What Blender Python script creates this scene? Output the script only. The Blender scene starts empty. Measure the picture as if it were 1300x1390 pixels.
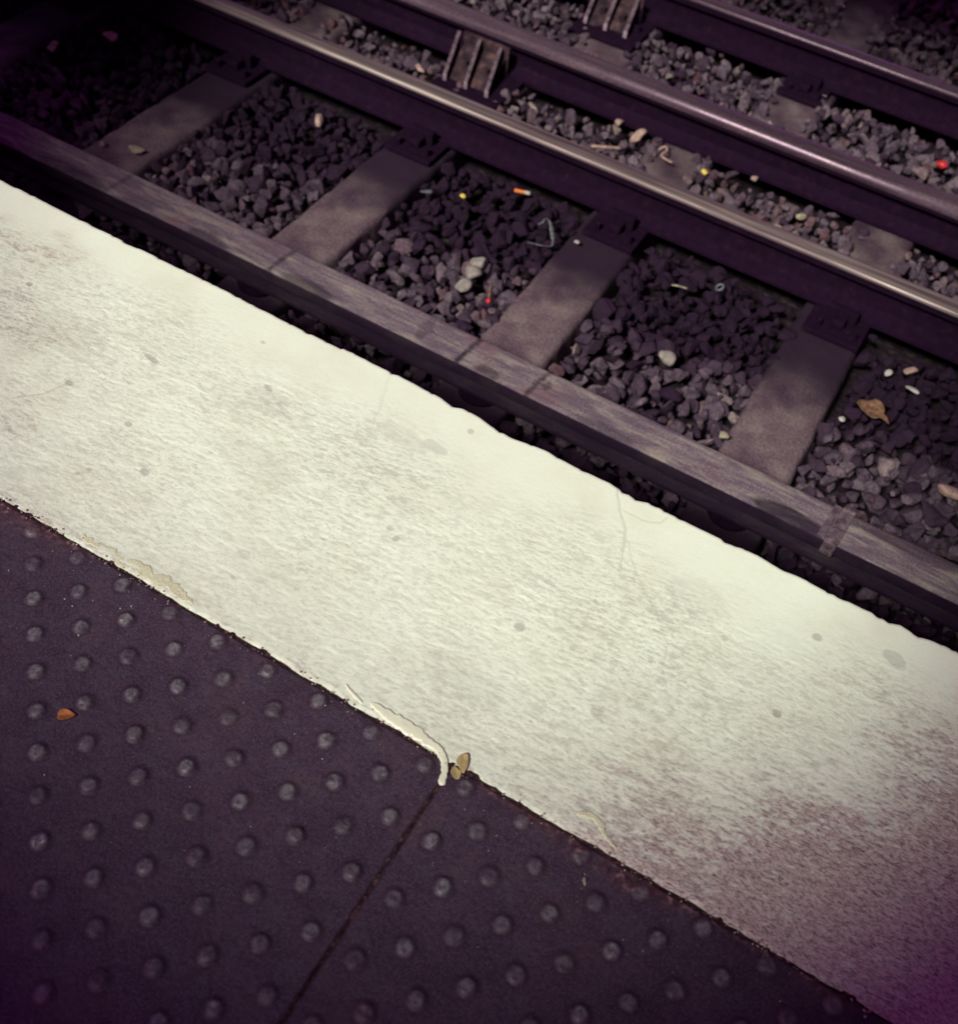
import bpy, bmesh, math, random
import numpy as np
from mathutils import Vector, Matrix

S = bpy.context.scene
COL = S.collection
R = math.radians
H = 0.804            # platform surface to sleeper top
PITCH = 0.80         # sleeper pitch
SX = -1.623          # one sleeper centre
random.seed(7)
RNG = np.random.default_rng(11)

# ------------------------------------------------------------------ noise
def _hash(ix, iy, seed):
    h = (ix.astype(np.int64) * 374761393 + iy.astype(np.int64) * 668265263 + seed * 974634777) & 0xffffffff
    h = ((h ^ (h >> 13)) * 1274126177) & 0xffffffff
    h = (h ^ (h >> 16)) & 0xffffffff
    return h / 4294967295.0

def vnoise(x, y, seed=0):
    x = np.asarray(x, float); y = np.asarray(y, float)
    ix = np.floor(x); iy = np.floor(y)
    fx = x - ix; fy = y - iy
    fx = fx * fx * (3 - 2 * fx); fy = fy * fy * (3 - 2 * fy)
    a = _hash(ix, iy, seed); b = _hash(ix + 1, iy, seed)
    c = _hash(ix, iy + 1, seed); d = _hash(ix + 1, iy + 1, seed)
    return (a * (1 - fx) + b * fx) * (1 - fy) + (c * (1 - fx) + d * fx) * fy

def fbm(x, y, seed=0, oct=4, gain=0.5):
    s = 0; a = 1; t = 0
    for k in range(oct):
        s = s + a * vnoise(x * 2 ** k + 13.7 * k, y * 2 ** k - 7.1 * k, seed + k)
        t += a; a *= gain
    return s / t

def sstep(a, b, x):
    t = np.clip((x - a) / (b - a), 0, 1)
    return t * t * (3 - 2 * t)

# ------------------------------------------------------------------ objects
def tag(o, label=None, cat=None, group=None, kind=None):
    if label: o['label'] = label
    if cat: o['category'] = cat
    if group: o['group'] = group
    if kind: o['kind'] = kind
    return o

def link(name, me, mat, parent=None, loc=(0, 0, 0), rot=(0, 0, 0)):
    o = bpy.data.objects.new(name, me)
    COL.objects.link(o)
    if mat: me.materials.append(mat)
    o.location = loc; o.rotation_euler = rot
    if parent: o.parent = parent
    return o

def empty(name, loc=(0, 0, 0), rz=0):
    o = bpy.data.objects.new(name, None)
    COL.objects.link(o); o.location = loc; o.rotation_euler = (0, 0, rz)
    o.empty_display_size = .05
    return o

def np_mesh(name, verts, faces, smooth=True, attrs=None):
    """verts (n,3), faces (m,k) of one size k"""
    verts = np.asarray(verts, np.float32); faces = np.asarray(faces, np.int32)
    me = bpy.data.meshes.new(name)
    k = faces.shape[1]
    me.vertices.add(len(verts)); me.vertices.foreach_set('co', verts.ravel())
    me.loops.add(faces.size); me.loops.foreach_set('vertex_index', faces.ravel())
    me.polygons.add(len(faces))
    me.polygons.foreach_set('loop_start', np.arange(0, faces.size, k, dtype=np.int32))
    me.polygons.foreach_set('loop_total', np.full(len(faces), k, np.int32))
    me.polygons.foreach_set('use_smooth', np.full(len(faces), smooth, bool))
    me.update(calc_edges=True)
    for n, a in (attrs or {}).items():
        at = me.attributes.new(n, 'FLOAT', 'POINT')
        at.data.foreach_set('value', np.asarray(a, np.float32).ravel())
    me.validate()
    return me

def grid_faces(nx, ny):
    i = np.arange(nx - 1)[:, None] * ny + np.arange(ny - 1)[None, :]
    i = i.ravel()
    return np.stack([i, i + ny, i + ny + 1, i + 1], 1)

def bm_mesh(name, bm, smooth=False):
    me = bpy.data.meshes.new(name)
    bmesh.ops.recalc_face_normals(bm, faces=bm.faces)
    bm.to_mesh(me); bm.free()
    if smooth:
        for p in me.polygons: p.use_smooth = True
    return me

def bevel_all(bm, w, seg=2):
    bmesh.ops.bevel(bm, geom=[e for e in bm.edges], offset=w, segments=seg, affect='EDGES', profile=.6)

def box_bm(sx, sy, sz, c=(0, 0, 0), bev=0, bm=None, seg=2):
    t = bmesh.new()
    bmesh.ops.create_cube(t, size=1)
    for v in t.verts:
        v.co = Vector((v.co.x * sx, v.co.y * sy, v.co.z * sz))
    if bev: bevel_all(t, bev, seg)
    for v in t.verts: v.co += Vector(c)
    if bm is None: return t
    me = bpy.data.meshes.new('tmp'); t.to_mesh(me); t.free(); bm.from_mesh(me); bpy.data.meshes.remove(me)
    return bm

# ------------------------------------------------------------------ materials
PURPLE = (1.03, .92, 1.08)
class NT:
    def __init__(self, name, rough=.6, metal=0., spec=.4, hue=(1, 1, 1)):
        self.hue = hue
        self.m = bpy.data.materials.new(name); self.m.use_nodes = True
        self.t = self.m.node_tree; self.n = self.t.nodes; self.l = self.t.links
        self.b = self.n['Principled BSDF']
        self.b.inputs['Roughness'].default_value = rough
        self.b.inputs['Metallic'].default_value = metal
        self.b.inputs['Specular IOR Level'].default_value = spec
        self.co = self.n.new('ShaderNodeTexCoord').outputs['Object']
    def map(self, scale=(1, 1, 1)):
        n = self.n.new('ShaderNodeMapping'); n.inputs['Scale'].default_value = scale
        self.l.new(self.co, n.inputs['Vector']); return n.outputs['Vector']
    def noise(self, scale, detail=4, vec=None, rough=.55, dist=0.):
        n = self.n.new('ShaderNodeTexNoise')
        n.inputs['Scale'].default_value = scale; n.inputs['Detail'].default_value = detail
        n.inputs['Roughness'].default_value = rough; n.inputs['Distortion'].default_value = dist
        self.l.new(vec if vec is not None else self.co, n.inputs['Vector']); return n.outputs['Fac']
    def voro(self, scale, vec=None):
        n = self.n.new('ShaderNodeTexVoronoi'); n.inputs['Scale'].default_value = scale
        self.l.new(vec if vec is not None else self.co, n.inputs['Vector']); return n.outputs['Distance']
    def attr(self, name):
        n = self.n.new('ShaderNodeAttribute'); n.attribute_name = name; return n.outputs['Fac']
    def ramp(self, fac, stops, interp='LINEAR'):
        n = self.n.new('ShaderNodeValToRGB'); e = n.color_ramp.elements
        n.color_ramp.interpolation = interp
        while len(e) < len(stops): e.new(.5)
        for k, (p, c) in enumerate(stops):
            e[k].position = p
            e[k].color = (c, c, c, 1) if isinstance(c, (int, float)) else (*(u * h for u, h in zip(c, self.hue)), 1)
        self.l.new(fac, n.inputs['Fac']); return n.outputs['Color']
    def mix(self, fac, a, b, mode='MIX'):
        n = self.n.new('ShaderNodeMix'); n.data_type = 'RGBA'; n.blend_type = mode
        for s, v in ((0, fac), (6, a), (7, b)):
            if hasattr(v, 'is_output'): self.l.new(v, n.inputs[s])
            elif s == 0: n.inputs[0].default_value = v
            else: n.inputs[s].default_value = (*(u * h for u, h in zip(v, self.hue)), 1)
        return n.outputs[2]
    def math(self, op, a, b=None):
        n = self.n.new('ShaderNodeMath'); n.operation = op; n.use_clamp = False
        for s, v in ((0, a), (1, b)):
            if v is None: continue
            if hasattr(v, 'is_output'): self.l.new(v, n.inputs[s])
            else: n.inputs[s].default_value = v
        return n.outputs[0]
    def base(self, c):
        if hasattr(c, 'is_output'): self.l.new(c, self.b.inputs['Base Color'])
        else: self.b.inputs['Base Color'].default_value = (*c, 1)
        return self
    def roughness(self, c): self.l.new(c, self.b.inputs['Roughness']); return self
    def bump(self, h, strength=.3, dist=.002):
        n = self.n.new('ShaderNodeBump'); n.inputs['Strength'].default_value = strength
        n.inputs['Distance'].default_value = dist
        self.l.new(h, n.inputs['Height']); self.l.new(n.outputs['Normal'], self.b.inputs['Normal']); return self

# painted coping: cream paint, greyed where it has worn thin in the pits, bare dark stone where it is scuffed off
t = NT('white_paint', .5, 0, .35)
fine = t.noise(420, 3, t.map((.35, 1, 1)))
blot = t.noise(7, 4)
tone = t.ramp(blot, [(.3, (.79, .80, .65)), (.5, (.84, .87, .72)), (.72, (.86, .90, .76))])
fs = t.noise(1, 5, t.map((100, 300, 40)), .74, 1.1)
pt = t.noise(330, 3, rough=.6)
fd = t.math('MULTIPLY', t.ramp(fs, [(.37, .62), (.49, 0.)]), t.attr('rough'))
tone = t.mix(fd, tone, (.40, .39, .32))
tone = t.mix(t.math('MULTIPLY', t.ramp(pt, [(.27, .8), (.36, 0.)]), t.attr('rough')), tone, (.33, .31, .26))
dirt = t.mix(t.math('MULTIPLY', t.attr('dirt'), .6), tone, (.44, .435, .36))
sc = t.ramp(fs, [(.39, (.05, .016, .032)), (.47, (.235, .115, .145)), (.55, (.60, .43, .40))])
scuff = t.mix(t.math('MULTIPLY', t.attr('scuff'), t.ramp(t.noise(1, 4, t.map((150, 480, 40)), .7), [(.35, 1.), (.62, .55)])), dirt, sc)
stain = t.mix(t.attr('stain'), scuff, (.40, .39, .34))
t.base(t.mix(t.ramp(fine, [(.35, .0), (.75, .12)]), stain, (.35, .34, .29))).bump(fine, .25, .001)
M_PAINT = t.m

t = NT('fresh_paint', .32, 0, .5)
t.base(t.mix(t.ramp(t.noise(60, 3), [(.4, 0.), (.7, .5)]), (.83, .82, .62), (.86, .86, .72))).bump(t.noise(120, 3), .2, .001)
M_FRESH = t.m
t = NT('old_paint_lip', .5, 0, .4)
t.base(t.mix(t.ramp(t.noise(330, 5, rough=.7), [(.4, 0.), (.65, 1.)]), (.76, .73, .49), (.50, .46, .36))).bump(t.noise(180, 4), .4, .0015)
M_LIP = t.m

t = NT('tactile_concrete', .42, 0, .42, hue=(.80, .74, .80))
n1 = t.noise(14, 5); n2 = t.noise(380, 3); pit = t.voro(150)
c = t.ramp(n1, [(.3, (.040, .020, .040)), (.55, (.062, .036, .062)), (.75, (.090, .056, .078))])
c = t.mix(t.ramp(t.noise(26, 6, dist=.5, rough=.65), [(.50, 0.), (.66, .6)]), c, (.075, .068, .100))
c = t.mix(t.ramp(t.noise(19, 6, dist=.8, rough=.65), [(.54, 0.), (.70, .6)]), c, (.105, .062, .060))
c = t.mix(t.ramp(n2, [(.46, 0.), (.66, .95)]), c, (.14, .095, .125))
c = t.mix(t.ramp(t.noise(170, 5, rough=.75), [(.36, .75), (.52, 0.)]), c, (.028, .014, .03))
c = t.mix(t.attr('worn'), c, t.ramp(t.noise(160, 4, rough=.7), [(.38, (.11, .105, .11)), (.55, (.28, .285, .27))]))
c = t.mix(t.ramp(t.math('ADD', t.voro(95), t.math('MULTIPLY', t.noise(20, 2), .25)), [(.16, .85), (.22, 0.)]), c, (.016, .008, .018))
c = t.mix(t.attr('grime'), c, (.030, .014, .026))
c = t.mix(t.math('MULTIPLY', t.attr('crust'), t.ramp(t.noise(140, 4), [(.3, .45), (.6, 1.)])), c, t.ramp(t.noise(90, 4), [(.38, (.045, .014, .022)), (.55, (.12, .052, .058)), (.68, (.34, .22, .21))]))
c = t.mix(t.ramp(t.noise(5.5, 4, dist=.6), [(.55, 0.), (.75, .5)]), c, (.10, .055, .06))
t.base(c).bump(t.math('ADD', n2, t.math('MULTIPLY', t.noise(90, 4), 1.4)), .45, .0012)
t.roughness(t.mix(t.attr('worn'), t.ramp(t.noise(30, 4), [(.3, .50), (.7, .70)]), (.26, .26, .26)))
M_TILE = t.m

t = NT('dirt', .9, 0, .2)
t.base(t.ramp(t.noise(120, 4), [(.35, (.014, .005, .010)), (.55, (.045, .018, .022)), (.72, (.15, .075, .075))])).bump(t.noise(300, 4), .6, .002)
M_DIRT = t.m
t = NT('grit', .8, 0, .3)
t.base(t.ramp(t.attr('rnd'), [(0, (.20, .13, .12)), (.5, (.42, .36, .32)), (1, (.7, .66, .55))]))
M_GRIT = t.m

t = NT('platform_concrete', .7, 0, .3)
t.base(t.ramp(t.noise(9, 6), [(.3, (.05, .033, .05)), (.7, (.1, .07, .09))])).bump(t.noise(90, 4), .4, .003)
M_PLAT = t.m

t = NT('ballast_bed', .95, 0, .15)
t.base(t.ramp(t.voro(24), [(0, (.05, .034, .045)), (.5, (.016, .008, .014))])).bump(t.noise(60, 5), .9, .02)
M_BED = t.m

t = NT('ballast_stone', .85, 0, .15, hue=PURPLE)
rn = t.attr('rnd')
c = t.ramp(rn, [(0, (.013, .004, .017)), (.10, (.027, .011, .030)), (.28, (.066, .042, .064)), (.5, (.145, .108, .130)), (.68, (.22, .175, .19)), (.8, (.165, .082, .085)), (.92, (.30, .24, .23)), (1, (.42, .36, .30))])
c = t.mix(t.ramp(t.noise(70, 5), [(.35, .55), (.65, 0.)]), c, (.03, .016, .026))
c = t.mix(t.ramp(t.noise(260, 4, rough=.7), [(.45, 0.), (.7, .5)]), c, (.28, .25, .25), 'SCREEN') if 0 else t.mix(t.ramp(t.noise(240, 4, rough=.7), [(.38, .5), (.55, 0.)]), c, (.02, .012, .02))
t.base(c).bump(t.noise(95, 6, rough=.7), .9, .008)
M_STONE = t.m

t = NT('sleeper_concrete', .82, 0, .25, hue=PURPLE)
c = t.ramp(t.math('ADD', t.math('MULTIPLY', t.noise(9, 5), .5), t.math('MULTIPLY', t.noise(110, 5, rough=.7), .5)), [(.36, (.070, .038, .055)), (.47, (.135, .092, .104)), (.56, (.20, .155, .145)), (.66, (.28, .235, .19))])
c = t.mix(t.ramp(t.noise(5.2, 6, dist=.3, rough=.65), [(.53, 0.), (.66, .6)]), c, (.06, .038, .05))
c = t.mix(t.ramp(t.noise(230, 3), [(.5, 0.), (.75, .7)]), c, (.055, .036, .045))
c = t.mix(t.attr('shade_dirt'), c, (.017, .0055, .019))
t.base(c).bump(t.noise(170, 5, rough=.7), .9, .004)
M_SLEEPER = t.m

t = NT('dark_iron', .85, 0, .08)
t.base(t.ramp(t.noise(40, 5), [(.3, (.009, .0022, .0115)), (.6, (.0135, .0036, .0160)), (.82, (.030, .011, .019))])).bump(t.noise(120, 4), .4, .002)
M_IRON = t.m
t = NT('rusty_iron', .75, .15, .3, hue=PURPLE)
t.base(t.ramp(t.noise(26, 5), [(.3, (.014, .006, .012)), (.5, (.038, .020, .026)), (.7, (.11, .058, .055))])).bump(t.noise(90, 4), .4, .002)
M_RUST = t.m

t = NT('polished_steel', .3, .45, .5, hue=(1.04, .92, 1.06))
st = t.noise(46, 5, t.map((.035, 1.6, 1)))
t.base(t.ramp(st, [(.32, (.075, .050, .056)), (.5, (.18, .14, .13)), (.72, (.44, .39, .32))]))
t.roughness(t.ramp(t.noise(3.2, 4, t.map((1, 6, 1))), [(.38, .66), (.62, .46)]))
M_STEEL = t.m
t = NT('dull_rail_top', .46, .5, .4, hue=PURPLE)
st = t.noise(40, 5, t.map((.05, 1.5, 1)))
t.base(t.ramp(t.math('ADD', t.math('MULTIPLY', st, .6), t.math('MULTIPLY', t.noise(110, 4), .4)), [(.36, (.055, .032, .048)), (.52, (.105, .068, .085)), (.68, (.19, .135, .13))]))
sp = t.n.new('ShaderNodeSeparateXYZ'); t.l.new(t.co, sp.inputs[0])
shine = t.math('ADD', t.math('POWER', 2.718, t.math('MULTIPLY', t.math('POWER', t.math('MULTIPLY', t.math('ADD', sp.outputs[0], .55), 1.6), 2.0), -1.0)), t.math('MULTIPLY', t.math('SUBTRACT', t.noise(9, 4), .5), .5))
t.roughness(t.ramp(shine, [(.1, .80), (.9, .36)]))
M_DULL = t.m

t = NT('conductor_steel', .78, 0, .07, hue=PURPLE)
st = t.math('ADD', t.math('MULTIPLY', t.noise(60, 6, t.map((.16, 1.6, 1)), .65), .45), t.math('MULTIPLY', t.noise(150, 5, rough=.7), .55))
c = t.ramp(st, [(.36, (.085, .058, .078)), (.48, (.165, .130, .142)), (.58, (.27, .232, .205)), (.68, (.38, .34, .28))])
c = t.mix(t.ramp(t.noise(1, 5, t.map((5, 22, 5)), .6, .6), [(.46, 0.), (.62, .75)]), c, (.120, .088, .108))
c = t.mix(t.ramp(t.noise(1, 5, t.map((6, 30, 6)), .65, .4), [(.52, 0.), (.64, .6)]), c, (.36, .335, .245))
c = t.mix(t.ramp(t.noise(9, 3), [(.58, 0.), (.72, .5)]), c, (.19, .10, .105))
c = t.mix(t.ramp(t.noise(260, 3), [(.5, 0.), (.72, .55)]), c, (.05, .034, .055))
c = t.mix(t.attr('grease_shade'), c, (.014, .006, .018))
t.base(c).bump(st, .25, .001)
M_COND = t.m

def flat(name, col, rough=.7, var=.25, scale=60, spec=.3):
    t = NT(name, rough, 0, spec)
    d = tuple(v * (1 - var) for v in col)
    t.base(t.mix(t.ramp(t.noise(scale, 4), [(.35, 0.), (.65, 1.)]), d, col)).bump(t.noise(scale * 2, 3), .3, .001)
    return t.m
M_TAN = flat('dry_tan_leaf', (.50, .37, .17), .65, .35, 90)
M_ORANGE = flat('dry_orange_leaf', (.50, .17, .05), .6, .4, 90)
M_BROWN = flat('dry_brown_leaf', (.27, .135, .085), .75, .65, 70)
M_PINK = flat('pinkish_chip', (.46, .29, .26), .8, .45, 90)
M_CREAM = flat('cream_scrap', (.42, .34, .25), .8, .5, 90)
M_WHITE = flat('pale_scrap', (.52, .44, .45), .7, .4, 80)
M_BLUE = flat('bluish_scrap', (.16, .16, .19), .5, .5, 80)
M_CORK = flat('filter_tip', (.80, .20, .05), .7, .2, 200)
M_RED = flat('red_plastic', (.62, .03, .04), .4, .2, 60, .5)
M_YEL = flat('yellow_scrap', (.80, .58, .12), .6, .15, 60)
M_SHADE_SHEET = flat('shade_sheet_grey', (.05, .04, .05), .8, .2, 3)  # for the added overhead sheet

# ------------------------------------------------------------------ setting: ground and platform body
tag(link('track_bed', np_mesh('track_bed', [(-9, .06, -H - .09), (7, .06, -H - .09), (7, 12, -H - .09), (-9, 12, -H - .09)], [(0, 1, 2, 3)], False), M_BED), kind='structure')
bm = box_bm(16, 6, .9, (-1, -3.06, -.46))
tag(link('platform', bm_mesh('platform', bm), M_PLAT), kind='structure')

# ------------------------------------------------------------------ white painted coping along the platform edge
YB = -.632
GUM = [(-1.363, -.214, .008, .006, .8), (-1.037, -.237, .020, .006, .7), (-.817, -.173, .011, .006, .7), (-1.114, -.371, .009, .006, .8),
       (-.963, -.387, .008, .007, .6), (-.867, -.456, .010, .007, .7), (-.945, -.505, .006, .005, .6), (-.452, -.32, .007, .006, .5),
       (-.433, -.332, .006, .007, .7), (-.173, -.369, .010, .009, .6), (.002, -.437, .010, .010, .4), (.244, -.283, .008, .007, .8),
       (-.453, -.046, .007, .007, .5), (.252, -.11, .009, .009, .6), (.377, -.078, .022, .016, .4), (-.488, -.118, .030, .013, .35),
       (-.955, -.522, .005, .004, .6), (-1.2, -.5, .014, .009, .4), (-.62, -.5, .012, .008, .25), (.12, -.2, .007, .006, .4), (-.9, -.08, .006, .004, .5),
       (-.55, -.13, .06, .022, .20), (-1.2, -.28, .10, .05, .14), (-.2, -.5, .08, .03, .16), (.05, -.15, .06, .04, .14), (-.72, -.33, .09, .04, .13), (-.80, -.20, .05, .03, .22), (-.77, -.185, .012, .005, .35), (-.745, -.21, .010, .004, .35)]
CR = [[(-.177, .002), (-.142, -.052), (-.111, -.091), (-.1, -.131), (-.082, -.176)],
      [(-.142, -.052), (-.076, -.143), (-.035, -.189), (.003, -.217), (.042, -.259), (.06, -.32), (.10, -.37)],
      [(-.138, -.05), (-.1, -.054), (-.069, -.042), (-.063, -.024)],
      [(-.66, .0), (-.635, -.06), (-.615, -.12), (-.59, -.19)],
      [(-1.114, -.371), (-1.135, -.42), (-1.165, -.455)]]
CW = [.6, .42, .4, .25, .6]
def seg_dist(px, py, a, b):
    ax, ay = a; bx, by = b
    L = (bx - ax) ** 2 + (by - ay) ** 2
    u = np.clip(((px - ax) * (bx - ax) + (py - ay) * (by - ay)) / L, 0, 1)
    return np.hypot(px - ax - u * (bx - ax), py - ay - u * (by - ay))

EX = [-.768, -.70, -.62, -.543, -.514, -.495, -.457, -.427, -.389, -.35, -.312, -.251, -.22, -.183, -.144, -.127, -.107, -.079, .003, .055, .108, .157, .198, .24, .289, .321, .347, .365, .398, .409, .424, .463]
EY = [.004, .001, .002, -.002, -.009, -.001, -.001, -.008, -.011, -.006, -.002, -.005, -.004, -.003, -.010, -.014, -.006, -.006, -.008, -.007, -.002, -.007, -.004, -.006, -.004, -.003, -.008, -.001, -.006, -.001, .001, .001]

def coping():
    xs = np.concatenate([np.linspace(-7, -1.95, 60)[:-1], np.arange(-1.95, .95, .0026), np.linspace(.95, 5, 50)])
    yt = np.concatenate([np.arange(YB, -.020, .0026), np.linspace(-.020, 0, 12)])
    nx, ny = len(xs), len(yt)
    X, Y0 = np.meshgrid(xs, yt, indexing='ij')
    edge = np.interp(xs, EX, EY, left=0, right=0) + .0035 * (fbm(xs * 34, xs * 0, 3, 3) - .5) + .004 * (fbm(xs * 9, xs * 0, 5, 2) - .5)
    pits = np.clip(vnoise(xs * 46, xs * 0 + .3, 9) - .72, 0, 1) * .016 + np.clip(vnoise(xs * 110, xs * 0 + .3, 19) - .66, 0, 1) * .007
    edge = edge - pits
    back = .0065 * (fbm(xs * 22, xs * 0 + 4, 21, 4) - .5) - .010 * sstep(.55, .9, xs) * 0
    u = (Y0 - YB) / (0 - YB)
    Y = Y0 + edge[:, None] * sstep(.55, 1, u) + back[:, None] * (1 - sstep(0, .06, u))
    d = edge[:, None] - Y                      # distance behind the edge
    # streaks left by the brush, running along the platform but wandering
    wx = X + .02 * (fbm(X * 6, Y * 6, 31, 2) - .5)
    ang = .10
    sx_ = wx * math.cos(ang) + Y * math.sin(ang); sy_ = -wx * math.sin(ang) + Y * math.cos(ang)
    sy_ = sy_ + .016 * (fbm(X * 12, Y * 14, 33, 3) - .5)
    s1 = fbm(sx_ * 62, sy_ * 215, 41, 3, .65)
    s2 = fbm(sx_ * 130, sy_ * 370, 47, 2, .6)
    s3 = fbm(sx_ * 26, sy_ * 110, 52, 3, .65)
    streak = .45 * s1 + .30 * s2 + .25 * s3
    patch = fbm(X * 5.5, Y * 7, 61, 4)
    smooth = sstep(.045, .20, d + .13 * (patch - .5))     # thick paint near the edge hides the streaks
    z = .0015 * (streak - .5) * (.22 + .78 * smooth) * (.75 + .9 * patch)
    z += .0012 * (fbm(X * 11, Y * 11, 71, 3) - .5)
    gouge = sstep(.60, .72, s3) * smooth
    z -= .0006 * gouge
    pit = sstep(.53, .36, streak)
    dirt = pit * smooth * (.35 + .8 * patch) * .85
    dirt += .28 * sstep(.53, .75, fbm(X * 3.1, Y * 4.2, 81, 4)) * smooth * (.4 + .6 * pit)
    # scuffed corner where the paint has gone from the high spots
    reg = sstep(-.05, .55, (X - .165) * 1.12 + (-.30 - Y) * 1.15 + .35 * (fbm(X * 5, Y * 6, 91, 4) - .5))
    reg = np.maximum(reg, .45 * sstep(.030, 0, Y - YB) * sstep(.42, .62, fbm(X * 8, Y * 20, 95, 3)))
    reg = np.maximum(reg, .42 * sstep(-.90, -1.25, X + .3 * (Y + .4)) * sstep(.5, .7, fbm(X * 8, Y * 10, 97, 3)))
    thr = .30 + .36 * reg
    scuff = sstep(thr + .13, thr - .13, streak + .22 * (fbm(X * 12, Y * 14, 99, 3) - .5)) * np.clip(reg * 1.4, 0, 1) * .85
    scuff += .34 * reg
    stain = np.zeros_like(X)
    for gx, gy, rx, ry, k in GUM:
        a = -.15
        dx, dy = X - gx, Y - gy
        ex = (dx * math.cos(a) + dy * math.sin(a)) / rx; ey = (-dx * math.sin(a) + dy * math.cos(a)) / ry
        r = np.hypot(ex, ey) + .6 * (fbm(X * 90, Y * 90, 7, 3) - .5)
        stain = np.maximum(stain, k * sstep(1.1, .8, r))
        z -= .0007 * k * sstep(1.1, .8, r) - .0004 * k * np.exp(-((r - 1.25) / .22) ** 2)
    for pl, w in zip(CR, CW):
        dd = np.full_like(X, 9.)
        jx = X + .006 * (fbm(X * 60, Y * 60, 17, 2) - .5); jy = Y + .006 * (fbm(X * 60, Y * 60, 19, 2) - .5)
        for a, b in zip(pl[:-1], pl[1:]): dd = np.minimum(dd, seg_dist(jx, jy, a, b))
        z -= .0008 * w * np.exp(-(dd / .0018) ** 2)
        stain = np.maximum(stain, .7 * w * sstep(.0026, .0008, dd))
    # dents of the old edge, and the rounded arris
    rr = .011
    q = np.clip((rr - d) / rr, 0, 1)
    z -= rr * (1 - np.sqrt(np.clip(1 - q * q, 0, 1)))
    # back edge: thick ragged lip
    lip = np.exp(-((Y0 - YB - .012) / .010) ** 2) * sstep(.42, .75, fbm(X * 9, Y * 30, 105, 4))
    z += .0016 * lip
    z -= .002 * sstep(.006, 0, Y0 - YB)
    dirt = np.clip(dirt, 0, 1) * (1 - .7 * lip)
    dirt += .6 * sstep(.010, 0, Y0 - YB) * sstep(.4, .6, vnoise(X * 70, Y * 70, 4))
    V = np.stack([X, Y, z], 2)
    # front face and underside, back face
    extra = []
    for dz, dy in ((-.02, .001), (-.05, .0), (-.085, -.004), (-.10, -.02), (-.105, -.12)):
        e = V[:, -1].copy(); e[:, 2] = dz; e[:, 1] += dy
        e[:, 1] += .004 * (vnoise(xs * 30, xs * 0 + dz * 90, 8) - .5); extra.append(e[:, None])
    b0 = V[:, 0].copy(); b0[:, 2] -= .05
    VV = np.concatenate([b0[:, None], V] + extra, 1)
    def pad(a): return np.concatenate([a[:, :1], a] + [a[:, -1:]] * len(extra), 1)
    f = grid_faces(nx, VV.shape[1])
    me = np_mesh('platform_edge', VV.reshape(-1, 3), f, True, {'dirt': pad(np.clip(dirt, 0, 1)), 'scuff': pad(np.clip(scuff, 0, 1)), 'stain': pad(stain), 'rough': pad(smooth * (.45 + .7 * patch))})
    o = link('platform_edge', me, M_PAINT)
    tag(o, 'wide cream-white painted concrete strip along the platform edge, brushed and worn', 'platform edge')
coping()

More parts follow.
